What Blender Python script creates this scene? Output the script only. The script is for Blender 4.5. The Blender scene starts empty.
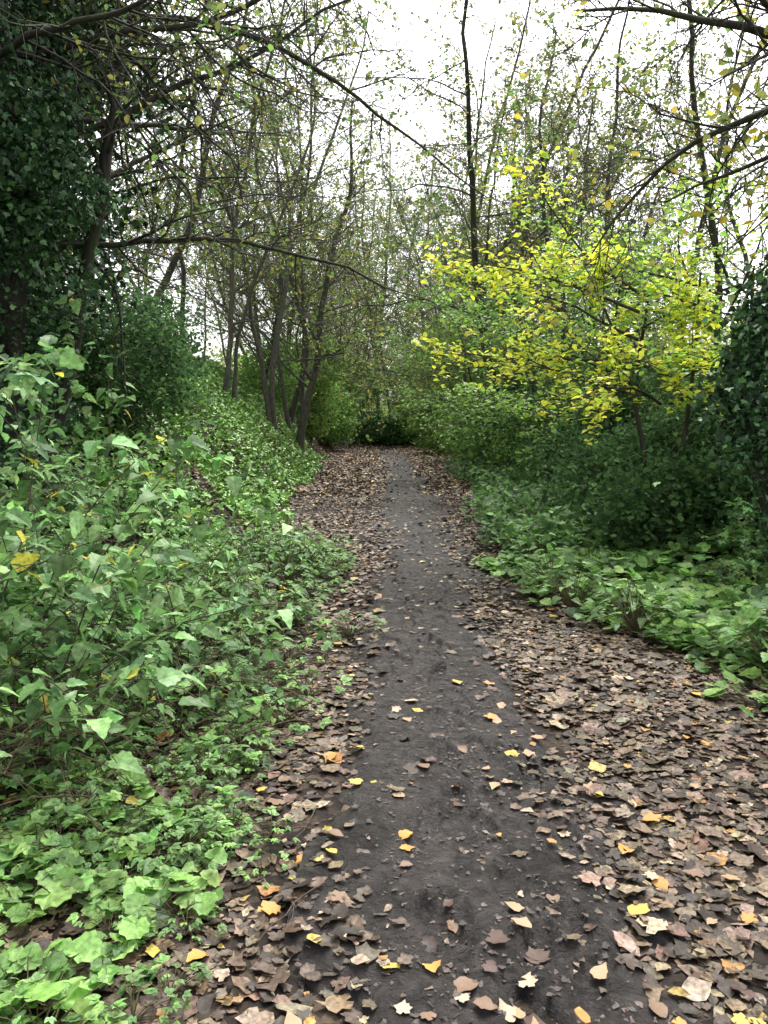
import bpy, math, random
import numpy as np
from mathutils import Vector

R = np.random.default_rng(7)
scene = bpy.context.scene
COL = scene.collection

# ------------------------------------------------------------------ noise
_lat = np.random.default_rng(3).random((256, 256))
def vnoise(x, y):
    xi = np.floor(x).astype(int); yi = np.floor(y).astype(int)
    fx = x - xi; fy = y - yi
    fx = fx*fx*(3-2*fx); fy = fy*fy*(3-2*fy)
    a = _lat[xi % 256, yi % 256]; b = _lat[(xi+1) % 256, yi % 256]
    c = _lat[xi % 256, (yi+1) % 256]; d = _lat[(xi+1) % 256, (yi+1) % 256]
    return (a*(1-fx)+b*fx)*(1-fy)+(c*(1-fx)+d*fx)*fy - 0.5
def fbm(x, y, o=4):
    s = 0; a = 1.0
    for i in range(o):
        s = s + a*vnoise(x*2**i+17.3*i, y*2**i+5.1*i); a *= 0.5
    return s
def sm(t):
    t = np.clip(t, 0, 1); return t*t*(3-2*t)

def path_c(y):
    y = np.asarray(y, float)
    return 0.35 + 0.20*sm((y-3)/16) - 0.025*np.clip(y-34, 0, 60) + 0.05*np.sin(y*0.9)
def path_w(y):
    y = np.asarray(y, float)
    return 0.48 - 0.11*sm((y-2.0)/2.6) + 0.12*sm((y-5)/8)
def H(x, y):
    x = np.asarray(x, float); y = np.asarray(y, float)
    tl = -1.9 - 0.4*sm((y-14)/8) - 0.6*sm((y-28)/8) + 0.5*fbm(y*0.3+4, y*0+2.0, 2)
    tr = 2.7 + 0.3*sm((y-18)/10) + 0.6*fbm(y*0.3+9, y*0+7.0, 2)
    dl = np.maximum(0, tl-x); dr = np.maximum(0, x-tr)
    near = 0.22+0.75*sm((y-6)/8)
    h = near*(1.25*(1-np.exp(-dl*dl/0.9))+1.7*sm(dl/4.5) + 0.18*np.clip(dl, 0, 14))
    h = h + 0.8*sm(dr/3.2) + 0.12*np.clip(dr, 0, 14)
    h = h + 1.0*sm((y-48)/10)
    h = h + 0.05*fbm(x*0.9+3, y*0.9, 3)*sm((np.abs(x-path_c(y))-0.3)/0.8) + 0.02*fbm(x*0.7, y*0.7, 2)
    h = h + 0.45*fbm(x*0.8+3, y*0.5, 2)*sm(dl/1.5)
    return h

# ------------------------------------------------------------------ mesh utils
def raw_mesh(name, V, loops, sizes, mats, cols=None, smooth=False):
    me = bpy.data.meshes.new(name)
    V = np.asarray(V, np.float32); loops = np.asarray(loops, np.int32); sizes = np.asarray(sizes, np.int32)
    me.vertices.add(len(V)); me.vertices.foreach_set("co", V.ravel())
    me.loops.add(len(loops)); me.loops.foreach_set("vertex_index", loops)
    me.polygons.add(len(sizes))
    st = np.concatenate([[0], np.cumsum(sizes)[:-1]]).astype(np.int32)
    me.polygons.foreach_set("loop_start", st)
    me.polygons.foreach_set("use_smooth", np.full(len(sizes), smooth, bool))
    if cols is not None:
        at = me.attributes.new("leafcol", 'FLOAT_COLOR', 'POINT')
        c = np.ones((len(V), 4), np.float32); c[:, :3] = cols
        at.data.foreach_set("color", c.ravel())
    for m in mats: me.materials.append(m)
    me.update(calc_edges=True)
    return me

def strip_leaf(ws, ts=None, fold=0.12, curl=0.15, serr=0.0):
    n = len(ws); ts = ts if ts is not None else np.linspace(0, 1, n)
    V = []; F = []
    for i, (w, t) in enumerate(zip(ws, ts)):
        if serr and 0 < i < n-1: w = w*(1+serr*(1 if i % 2 else -1))
        zc = -curl*t*t
        V += [(-w, t-0.0, zc+fold*w*2), (0, t, zc), (w, t, zc+fold*w*2)]
    for i in range(n-1):
        a = i*3
        F += [(a, a+1, a+4, a+3), (a+1, a+2, a+5, a+4)]
    return np.array(V, float), F

def simple_leaf(w=0.3, fold=0.08, curl=0.08):
    V = np.array([(0,0,0),(-w,.38,fold),(-w*.72,.75,fold*.5),(0,1,-curl),(w*.72,.75,fold*.5),(w,.38,fold)], float)
    return V, [(0,3,2,1),(0,5,4,3)]

def fan_leaf(ang, rad, seed, curl, jit=.05, zj=.05, sx=1.0, off=0.0):
    r = np.random.default_rng(seed)
    V = [(0, off, 0.0)]
    cx = r.uniform(-1, 1)*curl*2; cy = r.uniform(-1, 1)*curl*2
    for a, q in zip(ang, rad):
        a = math.radians(a + r.uniform(-4, 4)); q *= r.uniform(1-2*jit, 1+2*jit)
        x = math.sin(a)*q*sx; y = math.cos(a)*q
        V.append((x, y+off, cx*x*x+cy*y*y + r.uniform(-zj, zj)+0.04))
    n = len(ang)
    return np.array(V), [(0, 1+(i+1) % n, 1+i) for i in range(n)]
def lobed_leaf(seed, curl=0.25):
    return fan_leaf([-160,-125,-100,-75,-52,-34,-14,0,14,34,52,75,100,125,160,180],
                    [.36,.46,.38,.54,.40,.48,.46,.62,.46,.48,.40,.54,.38,.46,.36,.20], seed, curl, .09, .04)
def round_leaf(seed, curl=.2):
    ang = [-172,-150,-132,-112,-95,-75,-57,-38,-20,0,20,38,57,75,95,112,132,150,172]
    rad = [.40,.52,.47,.54,.48,.55,.49,.56,.50,.60,.50,.56,.49,.55,.48,.54,.47,.52,.40]
    v,f = fan_leaf(ang, rad, seed, curl, .02, .035, 1.05, .15)
    f = f[:-1]; v[0] = (0, 0, -.03)
    return v, f
def ovate_dead(seed, curl=0.3, w=0.36):
    r = np.random.default_rng(seed)
    ws = np.array([.02,.16,.28,.35,.36,.30,.20,.10,.01])*w/0.36*r.uniform(.85, 1.12, 9)
    V, F = strip_leaf(ws, fold=r.uniform(-.15, .2), curl=r.uniform(-1, 1)*curl)
    V = V - [0, .5, 0]
    V[:, 0] += .15*r.uniform(-1,1)*np.sin(V[:,1]*3)
    V[:, :2] += r.uniform(-.025,.025,(len(V),2))
    V[:, 2] += r.uniform(-.03, .03, len(V)) + .3*r.uniform(-1, 1)*curl*V[:, 0]
    return V, F
def shard(seed):
    r = np.random.default_rng(seed); n=7
    a = np.sort(r.uniform(0,2*np.pi,n)); q=r.uniform(.22,.6,n)
    V=[(0,0,.02)]+[(math.cos(b)*k*.7,math.sin(b)*k,r.uniform(0,.06)) for b,k in zip(a,q)]
    return np.array(V),[(0,1+i,1+(i+1)%n) for i in range(n)]

def combine(parts):
    V = []; F = []; o = 0
    for v, f in parts:
        V.append(v); F += [tuple(i+o for i in q) for q in f]; o += len(v)
    return np.concatenate(V), F
def xf(t, rot, sc, off):
    v, f = t; c, s = math.cos(rot), math.sin(rot)
    v = v*sc; w = v.copy(); w[:, 0] = c*v[:, 0]-s*v[:, 1]; w[:, 1] = s*v[:, 0]+c*v[:, 1]
    return w+np.array(off), f

T_simple = simple_leaf(0.3); T_wide = simple_leaf(0.42, .1, .15)
T_ivy = (np.array([(0,0,0),(-.42,.12,.05),(-.5,.45,.0),(-.2,.6,.06),(0,1,-.1),(.2,.6,.06),(.5,.45,0),(.42,.12,.05)],float), [(0,4,3,2,1),(0,7,6,5,4)])
T_beech = strip_leaf([.02,.27,.33,.22,.02], fold=.1, curl=.18)
T_nettle = strip_leaf([.06,.32,.38,.34,.31,.24,.18,.11,.02], fold=.12, curl=.3, serr=.13)
T_round = round_leaf(4)
_br = strip_leaf([.03,.25,.31,.28,.22,.13,.02], fold=.15, curl=.2, serr=.14)
T_bramble = combine([xf(_br, 0, .62, (0,.38,0)), xf(_br, 1.15, .52, (-.03,.3,0)), xf(_br, -1.15, .52, (.03,.3,0))])
_hb = strip_leaf([.04,.26,.34,.26,.30,.18,.16,.03], fold=.12, curl=.2, serr=.16)
T_herb = combine([xf(_hb, a, s, (0, .25, 0)) for a, s in [(0,.65),(.95,.55),(-.95,.55)]])

def unit(v):
    return v/np.maximum(np.linalg.norm(v, axis=-1, keepdims=True), 1e-9)

def leaves_arrays(pos, size, tmpl, up=1.0, spread=0.6, pal=None, wts=None, jit=0.2, rng=R, droop=0.0, heading=None):
    pos = np.asarray(pos, float); n = len(pos)
    tv, tf = tmpl
    nrm = unit(np.array([0, 0, up]) + rng.normal(0, spread, (n, 3)))
    hd = rng.normal(0, 1, (n, 3)) if heading is None else heading + rng.normal(0, .4, (n, 3))
    t = unit(np.cross(np.cross(nrm, hd), nrm))
    if droop: 
        t = unit(t - np.array([0, 0, droop])); 
        nrm = unit(nrm - t*np.sum(nrm*t, 1, keepdims=True))
    b = np.cross(t, nrm)
    size = np.broadcast_to(size, (n,)) 
    S = size[:, None, None]
    asp = rng.uniform(.8, 1.2, (n,1,1))
    V = pos[:, None, :] + S*(asp*tv[None, :, 0:1]*b[:, None, :] + tv[None, :, 1:2]*t[:, None, :] + tv[None, :, 2:3]*nrm[:, None, :])
    k = len(tv)
    fl = np.array([i for f in tf for i in f]); fs = np.array([len(f) for f in tf])
    loops = (fl[None, :] + (np.arange(n)*k)[:, None]).ravel()
    sizes = np.tile(fs, n)
    pal = np.array(pal, float); wts = None if wts is None else np.array(wts)/np.sum(wts)
    ci = rng.choice(len(pal), n, p=wts)
    c = pal[ci]*np.exp(rng.normal(0, jit, (n, 1)))*np.exp(rng.normal(0, jit*.18, (n, 3)))
    c = np.repeat(c, k, 0)
    return V.reshape(-1, 3), loops, sizes, c

def merge(parts):
    V=[];L=[];S=[];C=[];o=0
    for v,l,s,c in parts:
        V.append(v);L.append(l+o);S.append(s);C.append(c);o+=len(v)
    return np.concatenate(V),np.concatenate(L),np.concatenate(S),np.concatenate(C)

def leaf_mesh(name, parts, mat, smooth=False):
    V,L,S,C = merge(parts)
    return raw_mesh(name, V, L, S, [mat], C, smooth)

def tube_mesh(name, branches, mat, cols=None):
    V=[];L=[];o=0;nq=0
    for pts, rad, n in branches:
        pts = np.asarray(pts, float); k = len(pts)
        t = np.gradient(pts, axis=0); t = unit(t)
        m = np.abs(t.mean(0)); ref = np.zeros(3); ref[int(np.argmin(m))] = 1
        u = unit(np.cross(t, ref)); w = np.cross(t, u)
        a = np.linspace(0, 2*np.pi, n, endpoint=False)
        ring = (np.cos(a)[None,:,None]*u[:,None,:]+np.sin(a)[None,:,None]*w[:,None,:])
        rr = np.asarray(rad)[:,None,None]
        if n >= 7:
            rr = rr*(1+0.10*np.sin(a*3+pts[0,0]*7)[None,:,None]+0.06*R.normal(0,1,(k,n,1)))
        V.append((pts[:,None,:]+rr*ring).reshape(-1,3))
        i = np.arange(k-1)[:,None]*n; j=np.arange(n)[None,:]; j2=(j+1)%n
        q = np.stack([i+j,i+j2,i+n+j2,i+n+j],-1).reshape(-1)+o
        L.append(q); nq += (k-1)*n; o += k*n
    return raw_mesh(name, np.concatenate(V), np.concatenate(L), np.full(nq,4), [mat], None, True)

# ------------------------------------------------------------------ materials
def new_mat(name):
    m = bpy.data.materials.new(name); m.use_nodes = True
    nt = m.node_tree; nt.nodes.clear(); return m, nt
def N(nt, t, **k):
    n = nt.nodes.new(t)
    for a, b in k.items():
        if a in n.inputs: n.inputs[a].default_value = b
        else: setattr(n, a, b)
    return n
def leaf_mat(name, rough=0.5, transl=0.3, back=1.25, spec=0.4, noise=True, lo=.65, hi=1.35, scale=45):
    m, nt = new_mat(name); lk = nt.links.new
    at = N(nt,'ShaderNodeAttribute', attribute_name='leafcol')
    col = at.outputs['Color']
    if noise:
        tc = N(nt,'ShaderNodeTexCoord')
        no = N(nt,'ShaderNodeTexNoise'); no.inputs['Scale'].default_value = scale; no.inputs['Detail'].default_value = 2
        lk(tc.outputs['Object'], no.inputs['Vector'])
        mr = N(nt,'ShaderNodeMapRange'); mr.inputs['From Min'].default_value=.3; mr.inputs['From Max'].default_value=.7
        mr.inputs['To Min'].default_value=lo; mr.inputs['To Max'].default_value=hi
        lk(no.outputs['Fac'], mr.inputs['Value'])
        geo = N(nt,'ShaderNodeNewGeometry')
        bk = N(nt,'ShaderNodeMapRange'); bk.inputs['To Min'].default_value=1.0; bk.inputs['To Max'].default_value=back
        lk(geo.outputs['Backfacing'], bk.inputs['Value'])
        mu = N(nt,'ShaderNodeMath', operation='MULTIPLY'); lk(mr.outputs[0], mu.inputs[0]); lk(bk.outputs[0], mu.inputs[1])
        vm = N(nt,'ShaderNodeVectorMath', operation='SCALE'); lk(col, vm.inputs[0]); lk(mu.outputs[0], vm.inputs['Scale'])
        col = vm.outputs[0]
    pr = N(nt,'ShaderNodeBsdfPrincipled'); pr.inputs['Roughness'].default_value=rough
    pr.inputs['Specular IOR Level'].default_value=spec
    lk(col, pr.inputs['Base Color'])
    out = N(nt,'ShaderNodeOutputMaterial')
    if transl:
        tr = N(nt,'ShaderNodeBsdfTranslucent'); lk(col, tr.inputs['Color'])
        mx = N(nt,'ShaderNodeMixShader'); mx.inputs[0].default_value=transl
        lk(pr.outputs[0], mx.inputs[1]); lk(tr.outputs[0], mx.inputs[2]); lk(mx.outputs[0], out.inputs[0])
    else: lk(pr.outputs[0], out.inputs[0])
    return m
M_leaf = leaf_mat("green_leaf", .5, .35, spec=.35)
M_far = leaf_mat("canopy_leaf", .7, .45, noise=False, spec=.2)
M_ivy = leaf_mat("ivy_leaf", .42, 0, noise=False, spec=.4)
M_dead = leaf_mat("dead_leaf", .55, 0, 1.15, .30, lo=.45, hi=1.4, scale=65)

def bark_mat(name, c1, c2, c3, scale=6):
    m, nt = new_mat(name); lk = nt.links.new
    tc = N(nt,'ShaderNodeTexCoord'); mp = N(nt,'ShaderNodeMapping'); mp.inputs['Scale'].default_value=(1,1,.25)
    lk(tc.outputs['Object'], mp.inputs[0])
    n1 = N(nt,'ShaderNodeTexNoise'); n1.inputs['Scale'].default_value=scale*4; n1.inputs['Detail'].default_value=4
    lk(mp.outputs[0], n1.inputs['Vector'])
    n2 = N(nt,'ShaderNodeTexNoise'); n2.inputs['Scale'].default_value=1.3; lk(tc.outputs['Object'], n2.inputs['Vector'])
    cr = N(nt,'ShaderNodeValToRGB'); cr.color_ramp.elements[0].position=.35; cr.color_ramp.elements[0].color=(*c1,1)
    cr.color_ramp.elements[1].position=.7; cr.color_ramp.elements[1].color=(*c2,1); lk(n1.outputs['Fac'], cr.inputs[0])
    mr = N(nt,'ShaderNodeMapRange'); mr.inputs['From Min'].default_value=.45; mr.inputs['From Max'].default_value=.65; lk(n2.outputs['Fac'], mr.inputs[0])
    mx = N(nt,'ShaderNodeMixRGB'); lk(mr.outputs[0], mx.inputs[0]); lk(cr.outputs[0], mx.inputs[1]); mx.inputs[2].default_value=(*c3,1)
    bp = N(nt,'ShaderNodeBump'); bp.inputs['Strength'].default_value=.8; bp.inputs['Distance'].default_value=.02; lk(n1.outputs['Fac'], bp.inputs['Height'])
    pr = N(nt,'ShaderNodeBsdfPrincipled'); pr.inputs['Roughness'].default_value=.85
    lk(mx.outputs[0], pr.inputs['Base Color']); lk(bp.outputs[0], pr.inputs['Normal'])
    out = N(nt,'ShaderNodeOutputMaterial'); lk(pr.outputs[0], out.inputs[0]); return m
M_bark = bark_mat("bark", (.018,.015,.012), (.075,.062,.05), (.045,.05,.024))
M_pale = bark_mat("grey_bark", (.045,.038,.032), (.15,.13,.11), (.08,.085,.05))
M_twig = bark_mat("twig_bark", (.05,.035,.024), (.14,.10,.07), (.07,.07,.035), 12)
M_dry = bark_mat("dry_stem", (.08,.055,.035), (.20,.15,.10), (.12,.08,.05), 12)
M_stem = bark_mat("green_stem", (.06,.05,.02), (.12,.10,.045), (.07,.12,.03), 12)

def ground_mat():
    m, nt = new_mat("leafy_soil"); lk = nt.links.new
    tc = N(nt,'ShaderNodeTexCoord')
    v = N(nt,'ShaderNodeTexVoronoi'); v.inputs['Scale'].default_value=22; lk(tc.outputs['Object'], v.inputs['Vector'])
    cr = N(nt,'ShaderNodeValToRGB'); e = cr.color_ramp.elements
    e[0].position=0; e[0].color=(.018,.013,.009,1); e[1].position=1; e[1].color=(.11,.08,.054,1)
    for p,c in [(.35,(.026,.019,.014,1)),(.6,(.045,.032,.023,1)),(.8,(.065,.046,.032,1))]:
        q=e.new(p); q.color=c
    sp = N(nt,'ShaderNodeSeparateColor'); lk(v.outputs['Color'], sp.inputs[0]); lk(sp.outputs[0], cr.inputs[0])
    n = N(nt,'ShaderNodeTexNoise'); n.inputs['Scale'].default_value=30; n.inputs['Detail'].default_value=5; lk(tc.outputs['Object'], n.inputs['Vector'])
    mr = N(nt,'ShaderNodeMapRange'); mr.inputs['To Min'].default_value=.3; mr.inputs['To Max'].default_value=1.3; lk(n.outputs['Fac'], mr.inputs[0])
    vm = N(nt,'ShaderNodeVectorMath', operation='SCALE'); lk(cr.outputs[0], vm.inputs[0]); lk(mr.outputs[0], vm.inputs['Scale'])
    ad = N(nt,'ShaderNodeMath', operation='ADD'); lk(v.outputs['Distance'], ad.inputs[0]); lk(n.outputs['Fac'], ad.inputs[1])
    bp = N(nt,'ShaderNodeBump'); bp.inputs['Strength'].default_value=.8; bp.inputs['Distance'].default_value=.02; lk(ad.outputs[0], bp.inputs['Height'])
    pr = N(nt,'ShaderNodeBsdfPrincipled'); pr.inputs['Roughness'].default_value=.8; pr.inputs['Specular IOR Level'].default_value=.2
    lk(vm.outputs[0], pr.inputs['Base Color']); lk(bp.outputs[0], pr.inputs['Normal'])
    out = N(nt,'ShaderNodeOutputMaterial'); lk(pr.outputs[0], out.inputs[0]); return m
def mud_mat():
    m, nt = new_mat("wet_mud"); lk = nt.links.new
    tc = N(nt,'ShaderNodeTexCoord')
    n1 = N(nt,'ShaderNodeTexNoise'); n1.inputs['Scale'].default_value=15; n1.inputs['Detail'].default_value=10; n1.inputs['Roughness'].default_value=.7; n1.inputs['Distortion'].default_value=.8
    n2 = N(nt,'ShaderNodeTexNoise'); n2.inputs['Scale'].default_value=3; n2.inputs['Detail'].default_value=5
    n4 = N(nt,'ShaderNodeTexNoise'); n4.inputs['Scale'].default_value=75; n4.inputs['Detail'].default_value=4
    for q in (n1,n2,n4): lk(tc.outputs['Object'], q.inputs['Vector'])
    cr = N(nt,'ShaderNodeValToRGB'); e=cr.color_ramp.elements
    e[0].position=.36; e[0].color=(.020,.017,.0155,1); e[1].position=.66; e[1].color=(.085,.073,.066,1)
    lk(n1.outputs['Fac'], cr.inputs[0])
    mr = N(nt,'ShaderNodeMapRange'); mr.inputs['From Min'].default_value=.3; mr.inputs['From Max'].default_value=.7; mr.inputs['To Min'].default_value=.6; mr.inputs['To Max'].default_value=1.25; lk(n2.outputs['Fac'], mr.inputs[0])
    vm = N(nt,'ShaderNodeVectorMath', operation='SCALE'); lk(cr.outputs[0], vm.inputs[0]); lk(mr.outputs[0], vm.inputs['Scale'])
    ro = N(nt,'ShaderNodeMapRange'); ro.inputs['From Min'].default_value=.38; ro.inputs['From Max'].default_value=.62; ro.inputs['To Min'].default_value=.40; ro.inputs['To Max'].default_value=.75
    lk(n2.outputs['Fac'], ro.inputs[0])
    ad2 = N(nt,'ShaderNodeMath', operation='MULTIPLY_ADD'); lk(n4.outputs['Fac'], ad2.inputs[0]); ad2.inputs[1].default_value=.22; lk(n1.outputs['Fac'], ad2.inputs[2])
    bp = N(nt,'ShaderNodeBump'); bp.inputs['Strength'].default_value=1.0; bp.inputs['Distance'].default_value=.045; lk(ad2.outputs[0], bp.inputs['Height'])
    pr = N(nt,'ShaderNodeBsdfPrincipled'); pr.inputs['Specular IOR Level'].default_value=.3
    lk(vm.outputs[0], pr.inputs['Base Color']); lk(ro.outputs[0], pr.inputs['Roughness']); lk(bp.outputs[0], pr.inputs['Normal'])
    out = N(nt,'ShaderNodeOutputMaterial'); lk(pr.outputs[0], out.inputs[0]); return m
M_ground = ground_mat(); M_mud = mud_mat()

# ------------------------------------------------------------------ object helpers
def thing(name, data, loc=(0,0,0), label=None, category=None, group=None, kind=None, rot=0, scale=1):
    o = bpy.data.objects.new(name, data); COL.objects.link(o)
    o.location = loc; o.rotation_euler = (0,0,rot); o.scale=(scale,)*3
    if label: o["label"]=label
    if category: o["category"]=category
    if group: o["group"]=group
    if kind: o["kind"]=kind
    return o
def part(name, data, parent):
    o = bpy.data.objects.new(name, data); COL.objects.link(o); o.parent = parent; return o
def copy_thing(src, loc, rot, scale):
    c = src.copy(); COL.objects.link(c); c.location = loc; c.rotation_euler=(0,0,rot); c.scale=(scale,)*3
    for ch in src.children:
        k = ch.copy(); COL.objects.link(k); k.parent = c
    return c

# ------------------------------------------------------------------ ground & path
def axis(pts):
    out=[]
    for a,b,s in pts: out += list(np.arange(a,b,s))
    out.append(pts[-1][1]); return np.array(out)
xs = axis([(-300,-40,20),(-40,-12,2),(-12,-4,.35),(-4,4.5,.07),(4.5,12,.35),(12,40,2),(40,300,20)])
ys = axis([(-60,-6,6),(-6,1,.5),(1,9,.07),(9,20,.2),(20,60,.6),(60,100,4),(100,500,25)])
def grid(xs, ys, zf):
    X,Y = np.meshgrid(xs,ys); Z = zf(X,Y)
    V = np.stack([X,Y,Z],-1).reshape(-1,3); nx=len(xs); ny=len(ys)
    i=np.arange(ny-1)[:,None]*nx; j=np.arange(nx-1)[None,:]
    q=np.stack([i+j,i+j+1,i+nx+j+1,i+nx+j],-1).reshape(-1)
    return V,q,np.full((nx-1)*(ny-1),4)
V,q,s = grid(xs,ys,H)
thing("ground", raw_mesh("ground",V,q,s,[M_ground],None,True), label="woodland floor of dark soil rising into banks", kind="structure")
ya = axis([(0.8,7,.014),(7,14,.05),(14,47,.2)]); ua = np.linspace(-1,1,105)
U,Y = np.meshgrid(ua,ya)
_pr=np.random.default_rng(9); PRINTS=[]
for _ in range(70):
    yy=1.7+7*_pr.random()**1.2; PRINTS.append((float(path_c(yy))+_pr.normal(0,.18),yy,_pr.normal(0,.25),_pr.choice([-1,1])))
def prints(X,Y):
    d=np.zeros_like(X)
    for px,py,a,s in PRINTS:
        m=(np.abs(X-px)<.25)&(np.abs(Y-py)<.25)
        if not np.any(m): continue
        c,sn=math.cos(a),math.sin(a); u=(X[m]-px)*c+(Y[m]-py)*sn; v=-(X[m]-px)*sn+(Y[m]-py)*c
        r=np.sqrt((u/.05)**2+(v/.14)**2)
        d[m]+= -.015*(1-sm((r-.8)/.3))*(1+.35*np.sin(v*220)) + .007*np.exp(-((r-1.15)/.15)**2)
    return d
def path_sheet(U,Y,fine=True):
    W = path_w(Y)*1.45
    X = path_c(Y)+U*W
    edge = np.abs(U)+0.62*fbm(X*2.2,Y*1.6,4)
    prof = 0.012*(1-sm((edge-.45)/.4))-0.050*sm((edge-.66)/.3)
    rough = 0.018*fbm(X*4,Y*4,3)+0.014*fbm(X*18+5,Y*18,3)
    dent = -0.010*sm((fbm(X*4.5+30,Y*2.6,2)-.12)/.12)
    if fine: dent = dent+prints(X,Y)
    return X, H(X,Y)+0.030+prof+(rough+dent)*sm((1.0-edge)/.4)
X,Z = path_sheet(U,Y,True)
nx=len(ua); ny=len(ya)
i=np.arange(ny-1)[:,None]*nx; j=np.arange(nx-1)[None,:]
q=np.stack([i+j,i+j+1,i+nx+j+1,i+nx+j],-1).reshape(-1)
thing("path", raw_mesh("path",np.stack([X,Y,Z],-1).reshape(-1,3),q,np.full((nx-1)*(ny-1),4),[M_mud],None,True),
      label="trodden dark wet mud footpath between leaf litter", kind="structure")
def Hs(x,y):
    x=np.asarray(x,float); y=np.asarray(y,float)
    if x.ndim==0: return Hs(x[None],y[None])[0]
    u=(x-path_c(y))/(path_w(y)*1.45); _,z=path_sheet(np.clip(u,-1,1),y)
    return np.where(np.abs(u)<1, np.maximum(z,H(x,y)), H(x,y))

oc=(np.array([(1,0,0),(0,1,0),(-1,0,0),(0,-1,0),(0,0,.5),(.2,.1,-.6)],float),[(0,1,4),(1,2,4),(2,3,4),(3,0,4),(1,0,5),(2,1,5),(3,2,5),(0,3,5)])
n=2000; y=1.6+8*R.random(n)**1.6; x=path_c(y)+R.normal(0,.6,n)*path_w(y)*1.3
cr_=leaves_arrays(np.stack([x,y,Hs(x,y)-.001],-1),R.gamma(2.0,.0014,n)+.0012,oc,1,.4,[(.05,.043,.039),(.035,.03,.027)],None,.2)
thing("mud_crumbs",leaf_mesh("mud_crumbs",[cr_],M_dead),label="small lumps of kicked-up mud on the path",kind="stuff")

# ------------------------------------------------------------------ leaf litter
DEADPAL = [(.155,.110,.068),(.088,.061,.040),(.235,.175,.115),(.044,.032,.023),(.34,.265,.18),(.34,.18,.055),(.42,.31,.08),(.118,.086,.058),(.18,.125,.085)]
DEADW = [5,6,3.5,5.5,1.4,.45,.2,5,3]
def litter_pts(n, x0,x1,y0,y1, inpath=0.04):
    x = R.uniform(x0,x1,n); y = R.uniform(y0,y1,n)
    d = np.abs(x-path_c(y))/path_w(y) + 1.0*fbm(x*1.7,y*1.3,3)
    p = inpath + (1-inpath)*sm((d-.6)/1.0)
    p = p*np.clip(.72+0.9*fbm(x*1.5+8,y*1.5,3),0.12,1)
    k = R.random(n) < p
    return x[k],y[k]
parts=[]
dead_t = [lobed_leaf(s,.2) for s in range(8)]+[ovate_dead(s,.3,.38) for s in range(8,16)]+[shard(1),shard(2),shard(3)]
x,y = litter_pts(48000,-2.6,3.8,1.3,6.5,.03)
sel = R.integers(0,len(dead_t),len(x))
for k,t in enumerate(dead_t):
    m_=sel==k; xx=x[m_]; yy=y[m_]
    pos=np.stack([xx,yy,Hs(xx,yy)+R.uniform(.002,.012,len(xx))],-1)
    sz=np.clip(np.exp(R.normal(math.log(.043),.45,len(xx))),.012,.11)
    parts.append(leaves_arrays(pos,sz,t,1.0,.13,DEADPAL,DEADW,.30))
n=1100
for sd_ in range(4):
    y=1.6+12*R.random(n)**1.4; x=path_c(y)+R.normal(0,.8,n)*path_w(y)
    parts.append(leaves_arrays(np.stack([x,y,Hs(x,y)+.002],-1),R.uniform(.008,.042,n),shard(20+sd_),1,.06,[(.05,.038,.032),(.075,.055,.043),(.11,.08,.06),(.2,.15,.11)],[5,4,2,.8],.25))
x,y = litter_pts(36000,-3.2,3.8,6.5,17,.06)
pos=np.stack([x,y,Hs(x,y)+R.uniform(.004,.03,len(x))],-1)
h=len(x)//2
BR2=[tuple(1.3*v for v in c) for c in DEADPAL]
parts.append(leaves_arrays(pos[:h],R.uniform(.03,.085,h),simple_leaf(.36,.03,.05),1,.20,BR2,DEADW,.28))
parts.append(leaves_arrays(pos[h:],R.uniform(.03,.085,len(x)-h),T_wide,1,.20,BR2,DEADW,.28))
x,y = litter_pts(42000,-3.8,4.6,17,52,.20)
pos=np.stack([x,y,H(x,y)+R.uniform(.012,.05,len(x))],-1)
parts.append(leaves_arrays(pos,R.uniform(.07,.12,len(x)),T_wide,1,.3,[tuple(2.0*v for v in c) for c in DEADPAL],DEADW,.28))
thing("leaf_litter", leaf_mesh("leaf_litter",parts,M_dead,True), label="thick carpet of brown fallen autumn leaves", kind="stuff")

kinds = [((.52,.27,.07),"orange"),((.58,.42,.09),"yellow"),((.42,.28,.16),"tan"),((.22,.14,.09),"brown"),((.40,.38,.11),"yellow-green"),((.10,.06,.045),"dark brown"),((.50,.39,.27),"pale buff")]
lm=[]
for i,(c,nm) in enumerate(kinds):
    for j in range(3):
        t = lobed_leaf(50+i*3+j,.15) if j==1 else ovate_dead(50+i*3+j,.2,.40)
        a = leaves_arrays(np.zeros((1,3)),1.0,t,1,.05,[c],None,.05)
        lm.append((leaf_mesh("fallen_leaf",[a],M_dead,True),nm))
rr = np.random.default_rng(21)
cnt=0
while cnt<290:
    yy = 1.9+ 10*rr.random()**1.7
    xx = path_c(yy)+ rr.normal(0,.75) if rr.random()<.6 else rr.uniform(-1.5,2.6)
    inp = abs(xx-path_c(yy))<path_w(yy)
    if inp and rr.random()<.45: continue
    k = rr.choice(len(kinds), p=[.15,.12,.26,.16,.05,.10,.16]); me,nm = lm[k*3+rr.integers(0,3)]
    o=thing("fallen_leaf", me, (xx,yy,float(Hs(xx,yy))+(.006 if inp else .018)), f"{nm} fallen leaf lying on "+("the muddy path" if inp else "the leaf litter"),"leaf","fallen leaves on the path", None, rr.uniform(0,6.28), rr.uniform(.04,.085))
    o.rotation_euler=(rr.normal(0,.09),rr.normal(0,.09),rr.uniform(0,6.28)); cnt+=1
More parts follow.
